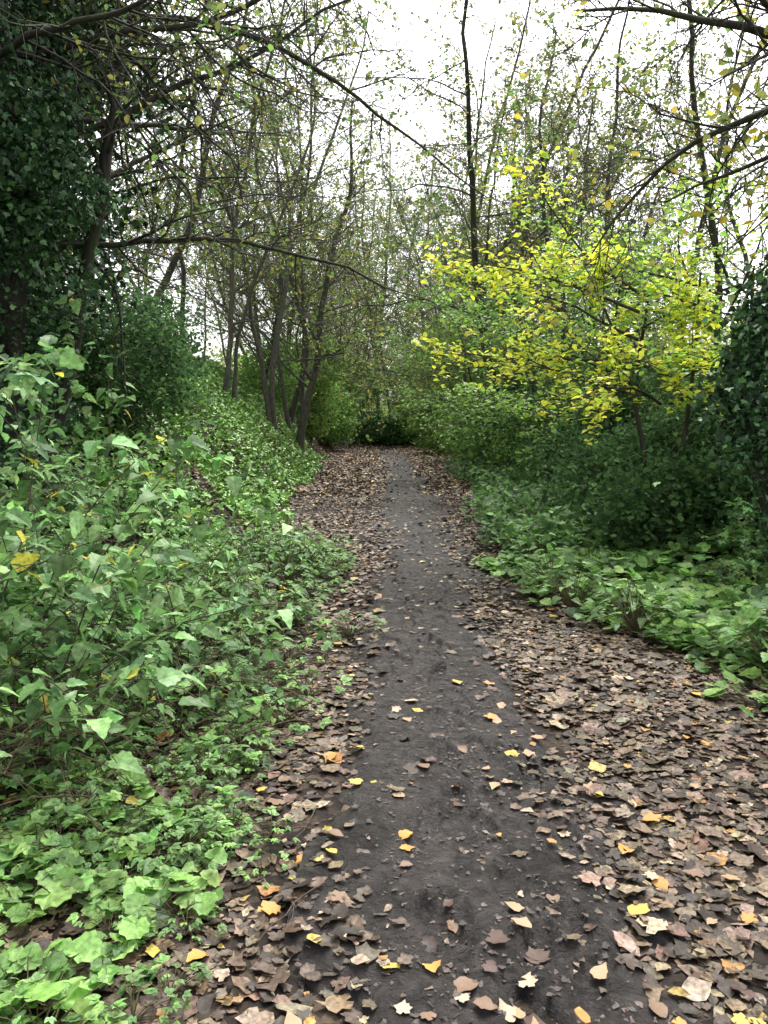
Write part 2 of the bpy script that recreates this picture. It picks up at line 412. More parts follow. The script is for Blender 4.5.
for i in range(50):
    L = rr.uniform(.1,.35); k=6
    p = np.zeros((k,3)); p[:,0]=np.linspace(0,L,k); p[:,1]=np.cumsum(rr.normal(0,.012,k)); p[:,2]=.004
    br=[(p,np.linspace(.0035,.0013,k),5)]
    if rr.random()<.6:
        q2=p[2:5].copy(); q2[:,1]+=np.linspace(0,.05,3); br.append((q2,np.linspace(.002,.001,3),4))
    yy=rr.uniform(1.9,6); xx=rr.choice([rr.uniform(-.7,-.1),rr.uniform(.8,2.4)])
    thing("fallen_twig",tube_mesh("fallen_twig",br,M_twig),(xx,yy,float(Hs(xx,yy))+.018),"thin brown fallen twig among dead leaves","twig","fallen twigs",None,rr.uniform(0,6.28))

# ------------------------------------------------------------------ branching
def grow(rng, start, d, length, radius, lvl, P, out, lf):
    mx = P['levels']
    seg = P.get('seg',[.5,.28,.20,.18])[min(lvl,3)]
    n = max(3, int(length/seg)+1); step = length/n
    pts=[np.array(start,float)]; d = np.array(d,float); d/=np.linalg.norm(d); dirs=[d.copy()]
    w = P['wander'][min(lvl,len(P['wander'])-1)]; tp = P['trop'][min(lvl,len(P['trop'])-1)]
    for i in range(n):
        d = d + rng.normal(0,w,3); d[2]+=tp; d/=np.linalg.norm(d)
        pts.append(pts[-1]+d*step); dirs.append(d.copy())
    pts=np.array(pts); te=P.get('taper',[.25,.15,.25,.3])[min(lvl,3)]
    rad = radius*(1-(1-te)*np.linspace(0,1,n+1))
    if lvl==0 and P.get('flare',True): rad[0]*=1.5; rad[1]*=1.12
    out.append((pts,rad,[9,6,4,3][min(lvl,3)],lvl))
    if lvl>=P['leaflvl']:
        cz = P.get('cluster',1)
        k = rng.poisson(P['lpm']*length/cz)
        for _ in range(k):
            t=rng.uniform(.15,1)*n; i=min(int(t),n-1); f=t-i
            b0=pts[i]*(1-f)+pts[i+1]*f
            for _c in range(cz):
                lf.append(b0 + rng.normal(0,P.get('loff',.06),3))
    if lvl<mx:
        c = P['kids'][lvl]; c = max(1,int(round(c*rng.uniform(.8,1.2))))
        t0 = P['t0'][lvl]
        for j in range(c):
            t=(t0+(1-t0)*((j+rng.random())/c))*n; i=min(int(t),n-1); f=t-i
            p=pts[i]*(1-f)+pts[i+1]*f; dd=dirs[i]
            a=math.radians(P['ang'][lvl]*rng.uniform(.7,1.25))
            r=rng.normal(0,1,3)
            if P.get('flat',0) and lvl>=1: r[2]*=(1-P['flat'])
            r = r-dd*np.dot(r,dd); r/=np.linalg.norm(r)
            nd=dd*math.cos(a)+r*math.sin(a)
            l=length*P['ratio'][lvl]*(1-.55*(t/n-t0)/(1-t0+1e-6))*rng.uniform(.7,1.25)
            rc=max(P.get('minr',.003),(radius*(1-(1-te)*t/n))*P['rr'][lvl])
            grow(rng,p,nd,l,rc,lvl+1,P,out,lf)

def base_P(**k):
    P=dict(levels=3,wander=[.07,.12,.16,.2],trop=[.02,.03,.02,0],kids=[16,7,5],t0=[.28,.2,.15],ang=[55,50,50],
           ratio=[.36,.42,.42],rr=[.42,.5,.55],leaflvl=2,lpm=3,cluster=3)
    P.update(k); return P

IVYPAL=[(.055,.13,.048),(.042,.10,.040),(.085,.18,.068),(.032,.07,.031),(.12,.23,.092)]
def make_tree(name, label, stems, P, seed, lsize, tmpl, pal, wts, mat=None, boughs=(), loc=(0,0,0), ivy=None, group=None, category="tree", up=1., spread=.7, bark=None, ivs=(.05,.10)):
    rng=np.random.default_rng(seed); out=[]; lf=[]
    for (s,d,l,r) in stems: grow(rng,s,d,l,r,0,P,out,lf)
    for (s,d,l,r,Q) in boughs: grow(rng,s,d,l,r,1,Q,out,lf)
    root=thing(name,None,loc,label,category,group)
    root.empty_display_size=.3
    tr=[b[:3] for b in out if b[3]==0]; br=[b[:3] for b in out if b[3]>0]
    part("trunk",tube_mesh("trunk",tr,bark or M_bark),root)
    if br: part("branches",tube_mesh("branches",br,bark or M_bark),root)
    if len(lf):
        lf=np.array(lf)
        part("crown",leaf_mesh("crown",[leaves_arrays(lf,rng.uniform(lsize*.65,lsize*1.2,len(lf)),tmpl,up,spread,pal,wts,.22,rng)],mat or M_far),root)
    if ivy is not None:
        part("ivy",leaf_mesh("ivy",[leaves_arrays(ivy,rng.uniform(ivs[0],ivs[1],len(ivy)),T_ivy,.45,.8,IVYPAL,None,.33,rng,droop=.4)],M_ivy),root)
    return root
OLIVE=[(.24,.29,.08),(.20,.26,.07),(.33,.35,.09),(.42,.39,.10),(.15,.21,.065)]
GREEN=[(.14,.28,.065),(.19,.33,.08),(.24,.38,.095),(.12,.21,.06)]

def clump_pts(rng, ells, n, nclump, cs=.25, shell=.6):
    ells=np.array(ells,float); vol=ells[:,3]*ells[:,4]*ells[:,5]; vol/=vol.sum()
    e=rng.choice(len(ells),nclump,p=vol); u=unit(rng.normal(0,1,(nclump,3)))
    r=(shell+(1-shell)*rng.random(nclump))[:,None]
    C=ells[e,:3]+u*r*ells[e,3:]
    k=rng.integers(0,nclump,n)
    return C[k]+rng.normal(0,cs,(n,3))*[1,1,.7]
def trunk_ivy(rng, pts, rad, n, thick=.15):
    pts=np.array(pts,float); k=len(pts)-1
    t=rng.random(n)*k; i=t.astype(int); f=(t-i)[:,None]
    p=pts[i]*(1-f)+pts[i+1]*f
    u=rng.normal(0,1,(n,3)); u[:,2]*=.3; u=unit(u)
    lump=1+.9*np.sin(t*5.1)*np.sin(t*2.3+1)
    return p+u*(rad+rng.exponential(thick,n)*np.clip(lump,.3,2))[:,None]
def gz(x,y): return float(H(x,y))
rng=np.random.default_rng(11)

# --- dense ivy-covered dark trees on the bank
lx,ly=-3.95,8.4; lz=1.45
Pb=base_P(levels=3,wander=[.06,.13,.18,.22],trop=[.01,-.018,-.028,-.03],kids=[5,18,11],ang=[50,55,50],ratio=[.5,.38,.5],t0=[.3,.08,.08],leaflvl=2,lpm=2.4,minr=.0050,rr=[.4,.5,.65])
ells=[(-.3,0,1.0,1.6,1.5,1.3),(-.8,0,2.8,1.8,1.5,1.8),(-.5,.2,4.3,1.8,1.6,1.6),(.6,.3,5.6,1.3,1.3,1.1),(-1.3,-.2,6.2,2.0,1.8,1.8),(.3,.5,7.0,1.5,1.5,1.3),(.4,-.3,2.4,.9,1.0,1.3),(-.4,0,-.2,1.5,1.4,1.0)]
iv=np.concatenate([clump_pts(rng,ells,80000,620,.19,.15)])
boughs=[((.3,.2,2.9),(1,.2,.22),5.4,.045,Pb),((.2,0,3.7),(1,-.1,.22),5.2,.045,Pb),((.3,.4,2.0),(1,.55,.25),4.8,.04,Pb),((0,-.5,3.2),(1,-.4,.3),4.2,.04,Pb),((0,0,4.4),(.9,.4,.3),5.4,.045,Pb),((.2,.2,5.1),(1,.1,.2),5.4,.045,Pb),((.3,.5,3.3),(.8,.9,.3),5.0,.045,Pb),((.3,.2,4.0),(1,.3,.15),5.6,.045,Pb),((.3,.3,5.4),(1,.5,.1),5.4,.045,Pb)]
make_tree("ivy_clad_tree","tall ivy-covered tree with long bare boughs on the bank",[((0,0,-.9),(.12,0,1),9,.16),((.2,.2,-.7),(.30,.1,1),7.5,.09)],
  base_P(kids=[9,9,6],lpm=3),5,.07,T_simple,OLIVE+GREEN[:2],None,boughs=boughs,loc=(lx,ly,lz),ivy=iv,ivs=(.04,.085))
l2=(-5.6,11.2,gz(-5.6,11.2))
ells=[(0,0,1.5,2.2,1.5,2),(.4,.3,4.5,2.5,1.8,2.2),(.2,0,7.5,2.4,2,2)]
make_tree("ivy_clad_tree","dark ivy-smothered tree beside the bramble bank",[((0,0,-.2),(.05,0,1),8,.2)],base_P(kids=[8,6,4],lpm=2),6,.085,T_simple,OLIVE,None,
  loc=l2,ivy=clump_pts(rng,ells,30000,360,.34,.3),ivs=(.08,.14))
l3=(-4.2,5.6,1.05)
ells=[(-.1,0,1.4,1.1,1.0,1.3),(-.3,.3,3.4,1.4,1.2,1.5),(-.1,0,5.3,1.5,1.3,1.6),(0,0,.2,1.1,1,.8)]
make_tree("ivy_clad_tree","broad dark evergreen ivy column beside brambles",[((0,0,-.9),(-.05,0,1),6.8,.10)],base_P(kids=[10,8,5],lpm=2),7,.085,T_simple,OLIVE,None,
  loc=l3,ivy=clump_pts(rng,ells,34000,300,.17,.15),ivs=(.035,.07))

# --- cluster of slim trunks mid-left
cl=base_P(kids=[20,9,7],ratio=[.28,.42,.46],t0=[.16,.12,.12],lpm=2.2,trop=[.02,.02,.0,-.01],minr=.0048)
for i,(x,y,st) in enumerate([(-3.5,25,[((0,0,-.3),(-.10,0,1),13,.085),((.1,.1,-.3),(.03,0,1),13.5,.09)]),
                   (-4.3,22,[((0,0,-.3),(-.03,.05,1),13,.085),((.2,.2,-.3),(.06,.1,1),12,.06)]),
                   (-3.0,28,[((0,0,-.3),(.28,.05,1),12,.15),((-.2,0,-.3),(-.05,0,1),14,.08),((.1,.3,-.3),(.05,.1,1),14,.08)])]):
    make_tree("multi_stemmed_tree","slender multi-stemmed tree with sparse yellowing leaves",st,cl,20+i,.10,T_simple,OLIVE+GREEN[:2],None,
       loc=(x,y,gz(x,y)),group="slender trees beside the path",bark=M_pale)

# --- wide-spreading trees overhanging the path
ov=base_P(kids=[18,12,9],ratio=[.48,.42,.48],t0=[.20,.10,.10],ang=[66,52,50],trop=[.02,-.005,-.018,-.02],wander=[.11,.15,.19,.22],lpm=5,rr=[.36,.45,.55],minr=.005)
ovr=[]
for i,(x,y,d,pal) in enumerate([(-4.9,13.5,(.10,-.05,1),OLIVE+GREEN),(-5.2,17,(.15,0,1),OLIVE+GREEN),(5.6,13.5,(-.08,0,1),OLIVE+GREEN[:2]),(4.6,18.5,(-.12,-.05,1),OLIVE+[(.42,.36,.07)]),(4.2,25,(-.15,0,1),OLIVE+GREEN),(-4.6,33,(.2,0,1),OLIVE+GREEN),(4.3,34,(-.2,0,1),OLIVE+GREEN)]):
    Q=dict(ov); Q['lpm']=1.7 if y<20 else 2.8
    ovr.append(make_tree("sycamore_tree","spreading tree with yellowing leaves and twiggy boughs over the path",[((0,0,-.3),d,10.5,.09 if x<0 else .07)],Q,80+i,.085 if y<20 else .125,T_simple,pal,None,
       loc=(x,y,gz(x,y)),group="trees arching over the path",bark=M_bark if y<20 else M_pale))
for (x,y,k,rz,sc) in [(3.6,28.5,5,3.1,1.2),(-3.6,30,5,0,1.2),(4.2,40,6,0,1.4),(-4.2,42,5,0,1.4),(3.4,48,6,0,1.5),(1.2,64,4,0,1.8),(-4.5,60,5,0,1.6),(6,60,6,0,1.6),(-6.2,26,4,1,1.2),(6.2,30,5,2,1.2),(3.6,21.5,1,3.4,1.25)]:
    copy_thing(ovr[k],(x,y,gz(x,y)),rz,sc)

# --- yellow young trees on right : flat sprays
YEL=[(.85,.80,.09),(.74,.77,.10),(.56,.67,.09),(.38,.56,.08)]
YG=[(.28,.47,.08),(.38,.57,.09),(.58,.70,.10),(.18,.34,.07)]
Py=base_P(levels=3,wander=[.06,.08,.12,.14],trop=[.0,.0,-.008,-.012],kids=[4,11,7],t0=[.55,.15,.10],ang=[60,45,45],ratio=[.40,.44,.46],rr=[.45,.5,.6],leaflvl=2,lpm=15,flat=.82,loff=.045,cluster=1)
def spray_tree(label, loc, stems, bs, pal, w, seed):
    make_tree("young_beech_tree",label,stems,Py,seed,.080,T_beech,pal,w,mat=M_leaf,boughs=[(a,b,c,.020,Py) for a,b,c in bs],loc=loc,up=1.0,spread=.38)
spray_tree("young tree with bright yellow autumn leaves over dark shrubs",(3.1,9.0,gz(3.1,9.0)),[((0,0,-.1),(-.15,-.1,1),3.1,.04),((.1,.1,-.1),(.1,-.1,1),3.2,.04)],
  [((-.2,0,1.7),(-1,-.35,.26),2.0),((-.2,-.1,2.0),(-1,-.1,.30),2.4),((-.1,-.2,1.6),(-.7,-.8,.22),1.8),((-.3,0,2.3),(-.9,.3,.45),2.3),((0,-.2,1.8),(-.2,-1,.2),1.5),((-.3,0,2.6),(-1,-.2,.45),2.2),((0,-.2,1.6),(.2,-1,.2),1.5),((-.3,0,2.8),(-.9,-.1,.6),2.0),((.2,-.1,2.0),(.8,-.6,.25),1.6)],YEL,[4,4,3.5,3],31)
spray_tree("young tree with yellow-green leaves above dark undergrowth",(4.0,9.6,gz(4.0,9.6)),[((0,0,-.1),(-.1,-.1,1),2.9,.045),((.1,.1,-.1),(.2,0,1),2.9,.04)],
  [((-.1,-.1,1.6),(-.6,-.9,.2),1.8),((.1,0,1.9),(.8,-.7,.2),1.9),((0,0,2.2),(-1,-.3,.4),2.1),((.1,-.1,1.4),(.3,-1,.2),1.7),((0,.1,2.5),(-.8,.2,.35),2.1),((.2,0,2.4),(1,-.2,.3),1.7),((.1,0,2.5),(.3,-.9,.4),1.7),((0,0,2.7),(-.5,-.5,.4),1.6)],YG,[4,4,2.5,1.5],32)
spray_tree("young tree with pale green and yellow leaves",(3.7,12.6,gz(3.7,12.6)),[((0,0,-.1),(-.2,-.1,1),3.8,.05),((.1,.1,-.1),(.2,0,1),3.9,.05)],
  [((-.2,0,2.0),(-1,-.2,.3),2.4),((-.2,0,1.5),(-1,.2,.2),2.4),((-.3,-.1,2.6),(-1,.0,.4),2.5),((-.2,0,3.2),(-.7,-.5,.6),2.2),((0,0,2.5),(.6,-.7,.4),1.8),((-.3,0,1.2),(-1,-.1,.1),2.2)],YG[:2]+GREEN[1:3],None,33)
spray_tree("green-leaved young tree leaning over the path edge",(3.5,16.5,gz(3.5,16.5)),[((0,0,-.1),(-.3,-.1,1),4.0,.05),((.1,.1,-.1),(.1,0,1),4.6,.05)],
  [((-.3,0,1.6),(-1,-.2,.3),2.6),((-.4,0,2.3),(-1,.2,.4),2.8),((-.3,-.1,1.2),(-1,.0,.2),2.4),((-.2,0,3.0),(-.9,-.3,.6),2.5)],[tuple(1.25*v for v in c) for c in GREEN],None,34)
spray_tree("green-leaved young tree with arching sprays over the path",(3.3,22.5,gz(3.3,22.5)),[((0,0,-.1),(-.3,-.1,1),4.6,.05),((.1,.1,-.1),(.1,0,1),5.0,.05)],
  [((-.3,0,2.0),(-1,-.2,.45),3.2),((-.4,0,2.9),(-1,.2,.5),3.4),((-.3,-.1,1.4),(-1,.0,.3),2.8),((-.2,0,3.6),(-.9,-.3,.6),3.0)],[tuple(1.3*v for v in c) for c in GREEN],None,35)

# --- ivy-clad leaning trunk, right edge
tx,ty=3.30,6.9; tz=gz(tx,ty)
curve=[(.25,0,-.2),(.15,0,.6),(-.08,0,1.2),(-.28,0,1.75),(-.15,0,2.25),(.18,.05,2.8),(.5,.1,3.6),(.75,.1,4.8)]
Pr=base_P(levels=3,wander=[.06,.15,.18,.22],trop=[0,-.03,-.035,-.03],kids=[5,16,10],ang=[50,50,50],ratio=[.5,.46,.5],t0=[.3,.08,.10],leaflvl=2,lpm=1.7,minr=.005,rr=[.4,.5,.65])
ivr=np.concatenate([trunk_ivy(rng,curve,.09,5500,.05),trunk_ivy(rng,curve[2:6],.12,2600,.09)])
root=make_tree("ivy_clad_tree","leaning ivy-clad trunk with overhanging bare boughs",[((.4,.1,3.4),(.1,0,1),4.5,.09)],base_P(kids=[9,7,5],lpm=3,flare=False),41,.08,T_simple,OLIVE+[(.5,.42,.06)],None,
  boughs=[((.4,.1,4.0),(-1,-.1,.12),2.8,.05,Pr),((.3,0,3.3),(-1,-.3,.40),2.3,.045,Pr),((.4,.1,4.6),(-1,.3,.15),3.2,.05,Pr),((.3,.1,2.9),(-.5,-.8,.7),2.0,.035,Pr)],loc=(tx,ty,tz),ivy=ivr,ivs=(.035,.075))
c=np.array(curve); tt=np.linspace(0,len(c)-1,24); cc=np.stack([np.interp(tt,np.arange(len(c)),c[:,k]) for k in range(3)],-1)
root.children[0].data = tube_mesh("trunk",[(cc,np.interp(tt,[0,7],[.13,.08]),9)],M_bark)
make_tree("sycamore_tree","nearly bare tree with dark drooping boughs over the verge",[((0,0,-.3),(-.02,0,1),6.5,.13)],base_P(kids=[6,6,4],lpm=1.5),47,.075,T_simple,OLIVE+[(.55,.46,.07)],None,
  boughs=[((-.1,0,3.2),(-1,.2,.10),2.9,.055,Pr),((-.1,0,2.9),(-1,.5,.30),2.7,.045,Pr),((-.1,0,3.7),(-1,.1,.05),3.0,.05,Pr),((-.1,0,2.6),(-.8,.9,.35),2.5,.04,Pr),((-.1,0,3.4),(-.8,.9,.1),3.2,.045,Pr)],loc=(4.1,5.0,gz(4.1,5.0)))

# --- background trees
protos=[]
bgP=base_P(kids=[20,9,7],ratio=[.32,.44,.46],lpm=8,t0=[.16,.15,.12],trop=[.02,.03,.01,-.01],wander=[.085,.13,.17,.2],minr=.0055)
for i,(lp,pal) in enumerate([(1.0,OLIVE),(2.2,OLIVE),(3.4,GREEN+OLIVE),(1.2,OLIVE),(3.2,OLIVE+[(.36,.32,.07)])]):
    P=dict(bgP); P['lpm']=lp
    protos.append(dict(P=P,pal=pal,seed=60+i,root=None))
spots=[(5.9,16),(7.5,13),(4.9,21),(6.2,24),(9,19),(4.6,29),(7.5,31),(-6.5,26),(-4.6,30),(-8,16),(-9,22),(-5.8,36),(-3.7,44),(-7.5,40),
       (4.3,39),(5.5,44),(8.5,38),(10,27),(-2.6,56),(.6,60),(4,56),(-5,50),(7,52),(-10,33),(11,44),(-10,46),(13,34),(2.4,68),(-1.5,66),(11,14),(-13,28),(-8.5,12.5),(5.2,35),(-5,45)]
for i,(x,y) in enumerate(spots):
    p=protos[i%5]
    loc=(x,y,gz(x,y)-.1)
    if p['root'] is None:
        p['root']=make_tree("woodland_tree","tall thin woodland tree with sparse autumn crown",[((0,0,-.2),(R.normal(0,.06),R.normal(0,.06),1),11.5,.07)]+([((.1,.1,-.2),(R.normal(0,.15),.1,1),9.5,.055)] if i%2 else []),
            p['P'],p['seed'],.12,T_simple,p['pal'],None,loc=loc,group="woodland trees around the path",bark=M_pale)
    else:
        copy_thing(p['root'],loc,R.uniform(0,6.28),R.uniform(.9,1.25)*(1.5 if y>50 else 1))
for (x,y,k,sc) in [(3.9,25,0,1.4),(4.0,37,0,1.7),(-3.9,35,0,1.7),(2.2,60,3,2.4),(-.5,62,0,2.3),(4.6,58,3,2.2),(-3.2,58,0,2.2)]:
    copy_thing(protos[k]['root'],(x,y,gz(x,y)-.1),R.uniform(0,6.28),sc)

# --- shrubs
def shrub(label, ells, n, ncl, pal, size, tmpl, loc, seed, cs=.2, mat=None, name="shrub", shell=.55):
    r=np.random.default_rng(seed)
    root=thing(name,None,loc,label,"shrub")
    st=[];
    for e in ells:
        for k in range(9):
            end=np.array(e[:3])+r.normal(0,.45,3)*np.array(e[3:]); st0=np.array([e[0]*.5,e[1]*.5,-.1])+r.normal(0,.12,3)
            t=np.linspace(0,1,7)[:,None]; p=st0*(1-t)+end*t; p[:,2]=st0[2]+(end[2]-st0[2])*np.sqrt(t[:,0]); p+=r.normal(0,.03,p.shape)
            st.append((p,np.linspace(.022,.005,7),5))
    part("stems",tube_mesh("stems",st,M_twig),root)
    pts=clump_pts(r,ells,n,ncl,cs,shell); pts=pts[pts[:,2]>-.05]
    part("foliage",leaf_mesh("foliage",[leaves_arrays(pts,r.uniform(size*.6,size*1.2,len(pts)),tmpl,.8,.6,pal,None,.28,r)],mat or M_far),root)
    return root
DARK=[(.06,.13,.046),(.085,.175,.058),(.05,.10,.038),(.12,.22,.075)]
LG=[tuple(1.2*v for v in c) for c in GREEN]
for i,(x,y,e,n,pal) in enumerate([
   (3.2,10.2,[(0,0,.7,1.1,1,.8),(1.2,0,1.1,1.2,1,1.0)],9000,DARK),
   (3.0,8.5,[(0,0,.55,.8,.5,.5),(.9,0,.6,.8,.5,.6)],7000,DARK),
   (3.5,12.9,[(0,0,.9,1.2,1,.9),(.8,0,1.5,1.2,1,1.0)],8000,DARK),
   (3.3,16.5,[(0,0,1.0,1.1,1.2,1.2),(.6,0,2.0,1.1,1,1.1)],8000,DARK+GREEN),
   (3.4,20.5,[(0,0,1.2,1.2,1.5,1.5),(.6,.5,2.8,1.2,1.5,1.2)],8000,GREEN+DARK),
   (3.5,26,[(0,0,1.5,1.2,2,2.0),(0,0,3.8,1.6,1.8,1.4)],8000,LG),
   (3.4,33,[(0,0,1.8,1.3,2,2.2),(-.8,0,4.4,1.9,2,1.5)],9000,LG+OLIVE[:2]),
   (3.1,42,[(0,0,1.8,1.6,2,2.2)],7000,LG+OLIVE[:2]),
   (-4.2,31,[(0,0,1.2,1.2,2,1.5)],6000,LG),
   (-3.9,39,[(0,0,1.5,1.5,2,2),(.6,0,3.8,1.6,2,1.2)],8000,LG+OLIVE[:2]),
   (-3.3,46,[(0,0,1.5,1.6,2,2)],7000,LG),
   (-.6,52,[(0,0,.6,1.3,1,1.5),(1.4,0,.5,1.2,1,1.4)],9000,DARK+GREEN[:1]),
   (.2,58,[(-2,0,3,2,1,2),(2,0,3,2,1,2)],9000,LG+OLIVE[:2]),
   (3.0,51,[(0,0,2,2.0,1,2.4)],9000,LG),
   (-3.8,53,[(0,0,2,2.0,1,2.4)],9000,OLIVE[:2]+LG),
   (5.2,8.6,[(0,0,.8,1.2,1.0,.9),(.3,0,1.8,1.0,1,.9)],8000,DARK),
   (-3.5,11.0,[(0,0,.7,.9,.9,.8)],5000,DARK),
   (-4.1,14,[(0,0,.8,1.0,1.3,.9)],5000,DARK)]):
    s=.075 if y<18 else .11 if y<35 else .16
    shrub("dense dark green shrub beside the path" if pal is DARK else "mixed olive and green shrub beside the path",e,n,int(n/45),pal,s,T_wide,(x,y,gz(x,y)),100+i,cs=.18 if y<18 else .28)

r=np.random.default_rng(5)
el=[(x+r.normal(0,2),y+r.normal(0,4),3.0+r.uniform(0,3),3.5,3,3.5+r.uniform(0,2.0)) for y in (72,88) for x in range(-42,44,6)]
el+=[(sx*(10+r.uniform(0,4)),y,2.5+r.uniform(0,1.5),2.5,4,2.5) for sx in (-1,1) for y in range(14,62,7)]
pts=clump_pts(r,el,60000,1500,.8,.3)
thing("distant_woodland",leaf_mesh("distant_woodland",[leaves_arrays(pts,r.uniform(.2,.42,len(pts)),T_wide,.6,.7,OLIVE+LG,None,.3,r)],M_far),label="mass of autumn woodland behind the path, haze painted as paler leaves",kind="stuff")  # depth haze is put into the leaf colour by lighter greens, no volume

# --- ground covers
def cover(name,label,fn,n,x0,x1,y0,y1,size,tmpl,pal,wts,hmax,mat=M_leaf,spread=.35,seed=1,group=None):
    r=np.random.default_rng(seed); x=r.uniform(x0,x1,n); y=y0+(y1-y0)*r.random(n)**1.25
    k=r.random(n)<fn(x,y); x=x[k];y=y[k]
    z=H(x,y)+hmax*(.15+.85*r.random(len(x)))*(.6+1.0*np.clip(fbm(x*1.3,y*1.3,2)+.5,0,1))
    pos=np.stack([x,y,z],-1)
    sz=r.uniform(size*.5,size*1.25,len(x))
    return thing(name,leaf_mesh(name,[leaves_arrays(pos,sz,tmpl,1.,spread,pal,wts,.25,r)],mat),label=label,kind="stuff")
FRESH=[(.22,.38,.10),(.17,.33,.09),(.28,.45,.13),(.13,.25,.08)]
MID=[(.15,.28,.095),(.19,.33,.11),(.23,.38,.14),(.11,.20,.072)]
redge=lambda y: 2.00-.80*sm((y-4.8)/3.2)+.7*sm((y-12)/6)
cover("ground_cover","low green nettles and ivy covering the verge",lambda x,y: sm((x-redge(y)+.6*fbm(x*2,y*2,3))/.45)*(.55+.6*fbm(x*1.5,y*1.5,2)),13000,1.0,4.8,4.0,9.5,.11,T_round,MID+FRESH[:3]+FRESH[:3],None,.30,seed=2)
cover("ground_cover","dense low green undergrowth along the verge",lambda x,y: sm((x-redge(y)+.4*fbm(x*2,y*2,3))/.4),24000,1.2,5.5,8.5,26,.09,T_round,MID+MID+DARK,None,.45,spread=.5,seed=3)
cover("ivy_ground_cover","carpet of green ivy over the steep bank",lambda x,y: sm((-1.5-.5*sm((y-12)/6)-.5*sm((y-26)/6)-x+.5*fbm(x*1.5,y*1.5,3))/.4)*np.clip(.72+2.0*fbm(x*1.6+2,y*1.2,2)*(y<14)+.2*(y>=14),0,1),85000,-7.5,-1.0,6,36,.09,T_ivy,[(.20,.38,.08),(.26,.47,.10),(.14,.28,.07),(.33,.52,.13)],None,.18,mat=M_ivy,spread=.6,seed=4)

# --- countable low plants
def plant_mesh(seed,nl,tmpl,size,h,rad,pal,stemcol=M_stem):
    r=np.random.default_rng(seed); st=[];P_=[];Hd=[]
    for i in range(nl):
        a=r.uniform(0,6.28); q=rad*math.sqrt(r.random()); z=h*r.uniform(.4,1)*(1-.35*q/rad)
        e=np.array([math.cos(a)*q,math.sin(a)*q,z]); m_=np.array([e[0]*.35,e[1]*.35,z*.8])
        t=np.linspace(0,1,5)[:,None]; p=2*t*(1-t)*m_+t*t*e
        st.append((p,np.linspace(.0028,.0015,5),4)); P_.append(e); Hd.append([math.cos(a),math.sin(a),-.1])
    A=leaves_arrays(np.array(P_),r.uniform(size*.5,size*1.25,nl),tmpl,1.2,.30,pal,None,.25,r,heading=np.array(Hd)*1.2)
    return tube_mesh("stems",st,stemcol), leaf_mesh("leaves",[A],M_leaf)
def plant_proto(name,label,cat,group,*a):
    s,l=plant_mesh(*a); return (name,label,cat,group,s,l)
protoP=[plant_proto("garlic_mustard_plant","low plant with rounded scalloped fresh green leaves","plant","low plants beside the path",200+i,15,round_leaf(30+i),.085,.12,.21,FRESH) for i in range(5)]
protoH=[plant_proto("meadow_herb_plant","small herb with divided bright green leaves in dead leaves","plant","low plants beside the path",210+i,24,T_herb,.07,.13,.18,FRESH+MID) for i in range(4)]
protoN=[plant_proto("nettle_plant","taller nettle-like plant with toothed green leaves","plant","low plants beside the path",220+i,60,T_nettle,.065,.38,.24,MID+FRESH[:2]) for i in range(4)]
def place(pr,x,y,sc):
    name,label,cat,group,s,l=pr
    root=thing(name,None,(x,y,gz(x,y)),label,cat,group,None,R.uniform(0,6.28),sc); root.empty_display_size=.1
    part("stems",s,root); part("leaves",l,root)
rp=np.random.default_rng(77)
c=0
while c<180:
    y=1.75+rp.random()**1.15*2.2; x=rp.uniform(-2.3,-.34)
    lim=-.62 if y<2.5 else -.50 if y<3 else -.40
    if x>lim+rp.normal(0,.10): continue
    if x>lim-.35 and fbm(np.array(x*2.8+1),np.array(y*2.8),2)<-.06: continue
    pr=protoP[rp.integers(0,5)] if fbm(np.array(x*1.2+9),np.array(y*1.2),2)+rp.normal(0,.2)>-.12 else protoH[rp.integers(0,4)]
    place(pr,x,y,rp.uniform(.6,1.2)*(.75 if x>lim-.2 else 1)); c+=1
for k_ in range(30):   # corner nearest the viewer
    y=rp.uniform(1.85,2.9); x=rp.uniform(-1.35,-.60-.1*(y<2.2))
    place(protoP[rp.integers(0,5)] if rp.random()<.65 else protoH[rp.integers(0,4)],x,y,rp.uniform(.5,.95))
for _ in range(36):
    y=rp.uniform(3.4,11); x=-.62+rp.normal(0,.12)-.5*sm((y-9)/4); place(protoH[rp.integers(0,4)],float(x),y,rp.uniform(.9,1.5))
for _ in range(60):
    y=rp.uniform(4.2,9); x=float(redge(y))+abs(rp.normal(0,.5)); place(protoP[rp.integers(0,5)] if rp.random()<.8 else protoN[rp.integers(0,4)],x,y,rp.uniform(.9,1.4))
for _ in range(34):
    y=rp.uniform(4.2,11); x=rp.uniform(-1.5,-.75)-.3*float(sm((y-8)/4)); place(protoN[rp.integers(0,4)],x,y,rp.uniform(.9,1.5))

